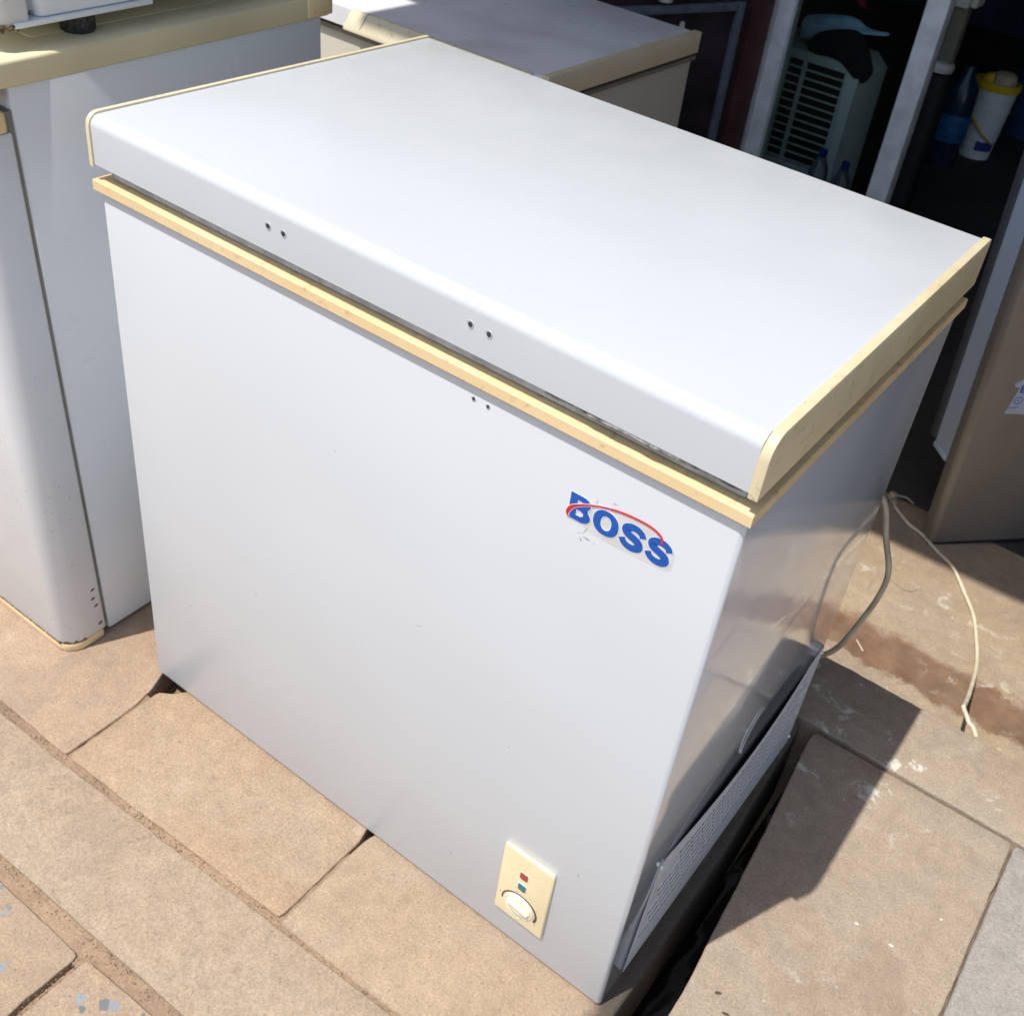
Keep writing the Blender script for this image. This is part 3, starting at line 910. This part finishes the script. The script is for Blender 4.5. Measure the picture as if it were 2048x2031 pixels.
g.box(.020, .54, .043, .052, .205, 1.22, .002)
g.prism([(.004, .044), (.014, .044), (.014, .105), (.004, .105)], f_xy, .200, 1.20, bev=.003)
g.box(.0, .5, .0435, .105, .198, .212, .003)
for i in range(6):
    z = .335 + i * .062
    g.box(.0138, .026, .05, .075, z, z + .007, .002)
g.build('door_liner', LINER, rd)
g = MB()
g.box(-.002, .53, .1055, .128, .215, 1.22, .004)
g.build('door_gasket', DARKGREY, rd)
g = MB(); g.box(.0, .56, .002, .04, -.002, .004); g.build('door_bottom_seal', BLACK, rd)
g = MB()
o = [(.066, .352), (.16, .345), (.165, .455), (.085, .447), (.080, .432), (.066, .424), (.068, .416), (.080, .414), (.074, .385)]
g.prism(o, f_xz, -.0006, .001)
sk = g.build('sticker', STICK, rd)
def text_on(txt, x, z, size, parent, mat, y, shear=.0):
    cu = bpy.data.curves.new('t', 'FONT'); cu.body = txt; cu.size = size; cu.extrude = .0001; cu.offset = size * .03; cu.shear = shear
    t = bpy.data.objects.new('t', cu); COL.objects.link(t); bpy.context.view_layer.update()
    me = bpy.data.meshes.new_from_object(t.evaluated_get(bpy.context.evaluated_depsgraph_get()))
    bpy.data.objects.remove(t, do_unlink=True)
    for v in me.vertices:
        a, b, c = v.co; v.co = Vector((x + a, y - c, z + b))
    me.materials.clear(); me.materials.append(mat)
    ob = bpy.data.objects.new('lettering', me); COL.objects.link(ob); ob.parent = parent; ORG[ob.name] = ORG[parent.name]
    return ob
text_on('GE', .0860, .4210, .024, sk, STICK_INK, -.0011)
text_on('ER', .0815, .4025, .024, sk, STICK_INK, -.0011)
g = MB()
P = [Vector((.0865 + .0085 * math.cos(k * math.pi / 12), .383 + .0085 * math.sin(k * math.pi / 12), 0)) for k in range(25)]
g.prism(stroke(P, lambda t: .0008), f_xz, -.0012, -.0006)
g.prism([(.0865 + .0022 * math.cos(k), .383 + .0022 * math.sin(k)) for k in range(6)], f_xz, -.0012, -.0006)
g.box(.070, .092, -.0011, -.0006, .3655, .3668)
g.build('emblem', STICK_INK, sk)

# loose cream cable over the step
g = MB()
zz = GZ + .005
cp = [(.655, 1.516, zz), (.689, 1.485, zz), (.72, 1.462, zz), (.755, 1.449, zz), (.799, 1.418, zz), (.843, 1.392, zz), (.870, 1.36, zz), (.8958, 1.3223, zz), (.9326, 1.2674, zz), (.961, 1.1977, zz + .001), (.9848, 1.1133, zz + .01)]
def onray(x, y, z0, z1):    # keep the picture position while lifting the cable from floor to slab
    c = cam_ob.location
    k = (c.z - z1) / (c.z - z0)
    return (c.x + (x - c.x) * k, c.y + (y - c.y) * k, z1)
cp += [onray(.9969, 1.0392, -.16, -.10), onray(.9995, .999, -.16, -.04), (1.0004, .8048, .006), (1.0025, .797, .008), (1.0107, .785, .0085), (1.0200, .7745, .0055), (1.0274, .7716, .0045), (1.0391, .7542, .0042)]
g.tube(catmull(cp, 6), .0038, 9)
tag(g.build('electric_cable', CABLE), 'cream electric cable trailing from under the leaning refrigerator over the slab edge', 'cable')
g = MB()
g.lathe((.651, 1.523, zz + .008), [(.008, -.006), (.011, 0), (.009, .01), (.003, .014)], 10)
g.lathe((.664, 1.508, zz + .004), [(.004, -.006), (.008, 0), (.006, .007), (.002, .009)], 8)
g.tube([(.648, 1.53, zz + .01), (.68, 1.54, zz + .012), (.70, 1.535, zz + .008)], .0025, 6)
tag(g.build('plug', CORD), 'grimy plug at the end of the cream cable behind the freezer', 'plug')
g = MB(); g.box(-.015, .015, -.0012, .0012, 0, .0015, mat=Matrix.Translation((.782, 1.018, GZ)) @ Matrix.Rotation(-.75, 4, 'Z'))
tag(g.build('wood_splinter', CABLE), 'pale wood splinter lying on the brown stained strip of floor', 'splinter')
g = MB(); g.tube(catmull([(.74, 1.262, GZ + .002), (.775, 1.245, GZ + .002), (.80, 1.245, GZ + .003), (.812, 1.262, GZ + .004)], 5), .0007, 6)
tag(g.build('wire_scrap', CORD), 'short dark scrap of wire lying on the sunlit concrete', 'wire')

for px, py, rz_, L_, lb_ in ((.9102, .1118, .5, .0045, 'tiny dark leaf scrap on the sunlit slab, the farther of two'), (.9303, .0943, .2, .005, 'tiny dark leaf scrap on the sunlit slab, nearest the bottom edge')):
    g = MB(); g.prism([(-L_, -.0008), (-.2 * L_, -.0019), (L_, -.0005), (.6 * L_, .0012), (-.5 * L_, .0015)], f_xy, 0, .0012)
    bmesh.ops.transform(g.bm, matrix=Matrix.Translation((px, py, .0003)) @ Matrix.Rotation(rz_, 4, 'Z'), verts=g.bm.verts)
    tag(g.build('leaf_scrap', RUST), lb_, 'debris', 'dark scraps on the slab')

# ------------------------------------------------------------------ shop front and what stands inside
sh = thing('shop_building', 'dark open shop with pale aluminium door posts behind the freezers', 'shop', (0, 2.6, GZ))
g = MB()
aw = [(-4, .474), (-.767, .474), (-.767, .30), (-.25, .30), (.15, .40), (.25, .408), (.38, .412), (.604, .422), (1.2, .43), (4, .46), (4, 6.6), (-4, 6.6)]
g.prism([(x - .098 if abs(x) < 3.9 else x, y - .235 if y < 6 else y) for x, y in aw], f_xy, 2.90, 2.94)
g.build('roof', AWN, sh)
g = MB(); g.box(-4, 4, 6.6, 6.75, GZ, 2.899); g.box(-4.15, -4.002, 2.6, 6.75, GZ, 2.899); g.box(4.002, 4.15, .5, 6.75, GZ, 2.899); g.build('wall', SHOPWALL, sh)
g = MB(); g.box(-4, -.398, 2.585, 2.70, GZ, 2.898); g.box(-.397, 4, 2.60, 2.70, 1.80, 2.897); g.build('front_wall', MAROON, sh)
g = MB(); g.prism(rrect(-.3365, -.2765, 2.575, 2.635, .003, 2), f_xy, GZ, 1.799); p1 = None
ORG_SH = sh
g.bm.free()
# posts of the shop front
for xa, xb in ((-.3835, -.3185), (.0625, .1265)):
    g = MB()
    g.prism(rrect(xa, xb, 2.60, 2.66, .003, 2), f_xy, GZ + .005, 1.798)
    if xa < 0: g.prism(rrect(xa + .016, xa + .020, 2.597, 2.61, .001, 1), f_xy, GZ + .006, 1.79)
    g.build('door_post', ALU, sh)
# window pane between the posts
gl = NT('window_glass')
tr = gl.t.nodes.new('ShaderNodeBsdfTransparent'); tr.inputs[0].default_value = (.86, .90, .90, 1)
go = gl.t.nodes.new('ShaderNodeBsdfGlossy'); go.inputs['Roughness'].default_value = .03
fr_ = gl.t.nodes.new('ShaderNodeFresnel'); fr_.inputs[0].default_value = 1.45
mx = gl.t.nodes.new('ShaderNodeMixShader')
gl.link(fr_.outputs[0], mx.inputs[0]); gl.link(tr.outputs[0], mx.inputs[1]); gl.link(go.outputs[0], mx.inputs[2])
gl.link(mx.outputs[0], gl.t.nodes['Material Output'].inputs[0])
g = MB(); g.box(-.3184, .0624, 2.626, 2.632, GZ + .005, 1.797)
g.build('glass_pane', gl.m, sh)

gate_m = Matrix.Translation((-.392, 2.58, 0)) @ Matrix.Rotation(math.radians(250), 4, 'Z')
gt = thing('metal_gate', 'dark maroon sheet metal gate with grey rails, swung open left of the first door post', 'gate', rot=gate_m)
g = MB(); g.box(0.002, .82, -.006, .006, GZ + .02, 1.7); g.build('sheet', GATE_DARK, gt)
g = MB(); g.box(0, .083, -.022, .022, GZ + .02, 1.7, .003); g.build('stile', MAROON, gt)
g = MB(); g.box(.118, .142, .006, .024, GZ + .03, .56, .003); g.build('rail', GATE_RAIL, gt)
g = MB(); g.box(.1425, .82, .0065, .024, .535, .559, .003); g.build('rail', GATE_RAIL, gt)
g = MB(); g.box(.30, .50, .0065, .03, .582, .60, .003); g.build('rail', GATE_RAIL, gt)
g = MB(); g.lathe((.35, .02, .50), [(.006, -.014), (.009, -.004), (.0072, .010), (.002, .014)], 12); g.build('knob', STAND, gt); g = MB(); g.lathe((.43, .02, .58), [(.02, -.01), (.022, .0), (.018, .012)], 14); g.build('padlock', STAND, gt)

# air cooler behind the pane
ac = thing('air_cooler', 'pale green louvred air cooler standing behind the window pane', 'air cooler', (-.36, 3.1, GZ))
X0, X1, Z0, Z1 = -.54, -.178, GZ + .004, .352
g = MB()
yF = 2.95
g.prism([(X0, Z0), (X1, Z0), (X1, .312), (-.225, Z1), (X0, Z1)], f_xz, yF + .02, 3.22, bev=.006)
g.build('housing', PALEGREEN, ac)
g = MB()
rows = 12; zt = .318; dz = .0279
# front frame around the openings
zb = zt - rows * dz
g.prism([(-.2285, Z0), (X1, Z0), (X1, .312), (-.225, Z1), (-.2285, Z1)], f_xz, yF, yF + .0195, bev=.003)
g.box(X0, -.2287, yF, yF + .0195, zt + .003, Z1, .001)
g.box(X0, -.2287, yF, yF + .0195, Z0, zb - .004, .001)
g.box(X0, -.434, yF, yF + .0195, zb - .0038, zt + .0028, .001)
g.box(-.380, -.367, yF - .001, yF + .0195, zb - .0038, zt + .0028, .002)
g.build('front_frame', PALEGREEN, ac)
g = MB(); g.box(-.4335, -.229, yF + .0140, yF + .0192, zb - .003, zt + .002); g.build('grille_back', BLACK, ac)
g = MB(); g.prism([(0, .004), (.012, -.001), (.012, .0055), (0, .0095)], lambda u, v, w: (w, u, v), 0, 1)
sl = g.build('grille_slat', PALEGREEN); slm = sl.data; bpy.data.objects.remove(sl)
for i in range(rows):
    for xa, xb in ((-.4338, -.3802), (-.3668, -.2288)):
        o = bpy.data.objects.new('grille_slat', slm); COL.objects.link(o); o.parent = ac
        o.location = Vector((xa, yF + .001, zt - (i + 1) * dz)) - ORG[ac.name]; o.scale = (xb - xa, 1, 1)

def cloth(name, outline, y, mat, label, cat, thick=.03, amp=.01):
    c = catmull([(x, z, 0) for x, z in outline + outline[:1]], 5)[:-1]
    q = MB()
    n = len(c); cen = sum(c, Vector((0, 0, 0))) / n
    rings = []
    for k, (s, d) in enumerate(((1, thick * .5), (.97, .008), (.78, -thick * .2), (.5, -thick * .35), (.22, -thick * .42))):
        rings.append([q.bm.verts.new((cen.x + (p.x - cen.x) * s, y + d + amp * noise.noise(Vector((p.x * 30 * s, k * 1.3, p.y * 30))), cen.y + (p.y - cen.y) * s)) for p in c])
    for a, b in zip(rings, rings[1:]):
        for i in range(n): q.bm.faces.new((a[i], a[(i + 1) % n], b[(i + 1) % n], b[i]))
    q.bm.faces.new(rings[-1]); q.bm.faces.new(rings[0][::-1])
    return tag(q.build(name, mat), label, cat)
cloth('cloth', [(-.440, .371), (-.440, .437), (-.375, .464), (-.270, .481), (-.217, .461), (-.152, .463), (-.150, .453), (-.213, .444), (-.259, .452), (-.327, .430), (-.379, .408), (-.404, .374)], 3.0, CLOTH_B,
      'light blue cloth lying over the top of the pale green air cooler', 'cloth')
cloth('bag', [(-.395, .368), (-.362, .415), (-.269, .448), (-.211, .440), (-.151, .352), (-.172, .300), (-.215, .335), (-.290, .353), (-.363, .348)], 2.955, BLACKCLOTH,
      'black cloth bag sagging over the front corner of the air cooler', 'bag', .05)
cloth('garment', [(-.40, .52), (-.354, .492), (-.335, .474), (-.301, .474), (-.322, .50), (-.33, .58), (-.40, .60)], 3.2, REDCLOTH,
      'dark red garment hanging above the blue cloth behind the pane', 'garment', .03)
BOTTLE = NT('clear_plastic'); BOTTLE.set(Base_Color=(.75, .8, .85), Roughness=.08); BOTTLE.p.inputs['Transmission Weight'].default_value = .85
for i, (x, zt_, lb) in enumerate(((-.160, .128, 'clear water bottle with a blue cap in front of the air cooler grille'), (-.077, .113, 'clear water bottle with a dark blue cap right of the air cooler corner'))):
    t = thing('water_bottle', lb, 'bottle', (x, 2.76, GZ), 'water bottles behind the pane')
    g = MB(); hh = zt_ - GZ
    g.lathe((x, 2.76, GZ), [(.030, .003), (.036, .012), (.036, hh - .11), (.030, hh - .06), (.014, hh - .024), (.011, hh - .02)], 22)
    g.build('bottle_body', BOTTLE.m, t)
    g = MB(); g.lathe((x, 2.76, GZ), [(.0125, hh - .022), (.0135, hh - .02), (.0135, hh), (.011, hh + .002)], 18); g.build('cap', CAPB, t)

# things standing in the open doorway
sp = thing('stand', 'off-white plastic stand with a round foot, just right of the second door post', 'stand', (.01, 3.2, GZ))
g = MB(); g.lathe((-.003, 3.22, .345), [(.020, 0), (.042, .006), (.046, .022), (.040, .034), (.018, .040)], 26); g.build('foot', STAND, sp)
g = MB(); g.prism(rrect(-.020, .030, 3.20, 3.25, .01, 4), f_xy, .384, .56); g.build('column', simple('olive_beige', (.20, .18, .12), .6), sp)
g = MB(); g.box(-.05, .032, 3.17, 3.27, .561, .70, .008); g.box(.034, .056, 3.18, 3.26, .567, .66, .006); g.build('head', STAND, sp)
g = MB(); g.lathe((-.003, 3.24, GZ), [(.05, .002), (.05, .51), (.03, .512)], 18); g.build('plinth', BLACK, sp)

jg = thing('water_jug', 'dark blue water jug with a bright blue wrap, left of the white bucket', 'jug', (-.075, 3.92, GZ))
g = MB(); g.lathe((-.075, 3.93, GZ), [(.06, .002), (.067, .012), (.067, .27), (.060, .32), (.030, .365), (.026, .40)], 24); g.build('jug_body', JUG, jg)
g = MB(); g.lathe((-.075, 3.93, GZ), [(.0675, .11), (.070, .12), (.0705, .20), (.068, .215)], 24); g.build('wrap', JUGB, jg)

bu = thing('bucket', 'tall white bucket with a yellow rim and yellow handle standing on the dark shop floor', 'bucket', (-.005, 4.15, GZ))
bc = Vector((-.004, 4.18, GZ))
g = MB()
g.lathe(bc, [(0.0608, .002), (0.0655, .004), (0.0702, .08), (0.0731, .082), (0.0731, .088), (0.0714, .09), (0.0714, .096), (0.0737, .098), (0.0796, .20), (0.0825, .202), (0.0825, .210), (0.0807, .212), (0.0831, .252), (0.0860, .254), (0.0860, .262), (0.0837, .264), (0.0854, .290)], 32)
bb = g.build('bucket_body', BUCKETW, bu)
g = MB(); g.lathe(bc, [(0.0860, .285), (0.0924, .288), (0.0936, .314), (0.0889, .318), (0.0819, .316), (0.0796, .292)], 32); g.build('rim', YELLOW, bu)
g = MB(); g.tube(catmull([bc + Vector(p) for p in ((-.086, 0, .252), (-.077, -.060, .232), (-.035, -.091, .180), (.023, -.096, .125), (.070, -.064, .085))], 7), .0042, 8); g.build('handle', YELLOW, bu)
g = MB(); g.grid(10, 5, lambda u, v: bc + Vector((.0768 * math.cos(math.radians(-80 + u * 55)), .0768 * math.sin(math.radians(-80 + u * 55)), .045 + v * .038))); g.build('label', LABELB, bb)
g = MB(); g.lathe(bc + Vector((.018, 0, 0)), [(0.0351, .27), (0.0526, .30), (0.0468, .345), (0.0292, .355)], 9); g.lathe(bc + Vector((-.035, -.01, 0)), [(0.0234, .29), (0.0304, .32), (0.0175, .34)], 8, mi=1)
tag(g.build('paper_wad', [PAPER, YELLOW]), 'crumpled tan paper and a yellow rag stuffed in the mouth of the white bucket', 'paper')
g = MB(); g.lathe((.075, 4.70, GZ), [(.105, .002), (.115, .02), (.118, .40), (.11, .405)], 30)
tag(g.build('drum', NAVY), 'dark navy drum at the right edge behind the white bucket', 'drum')
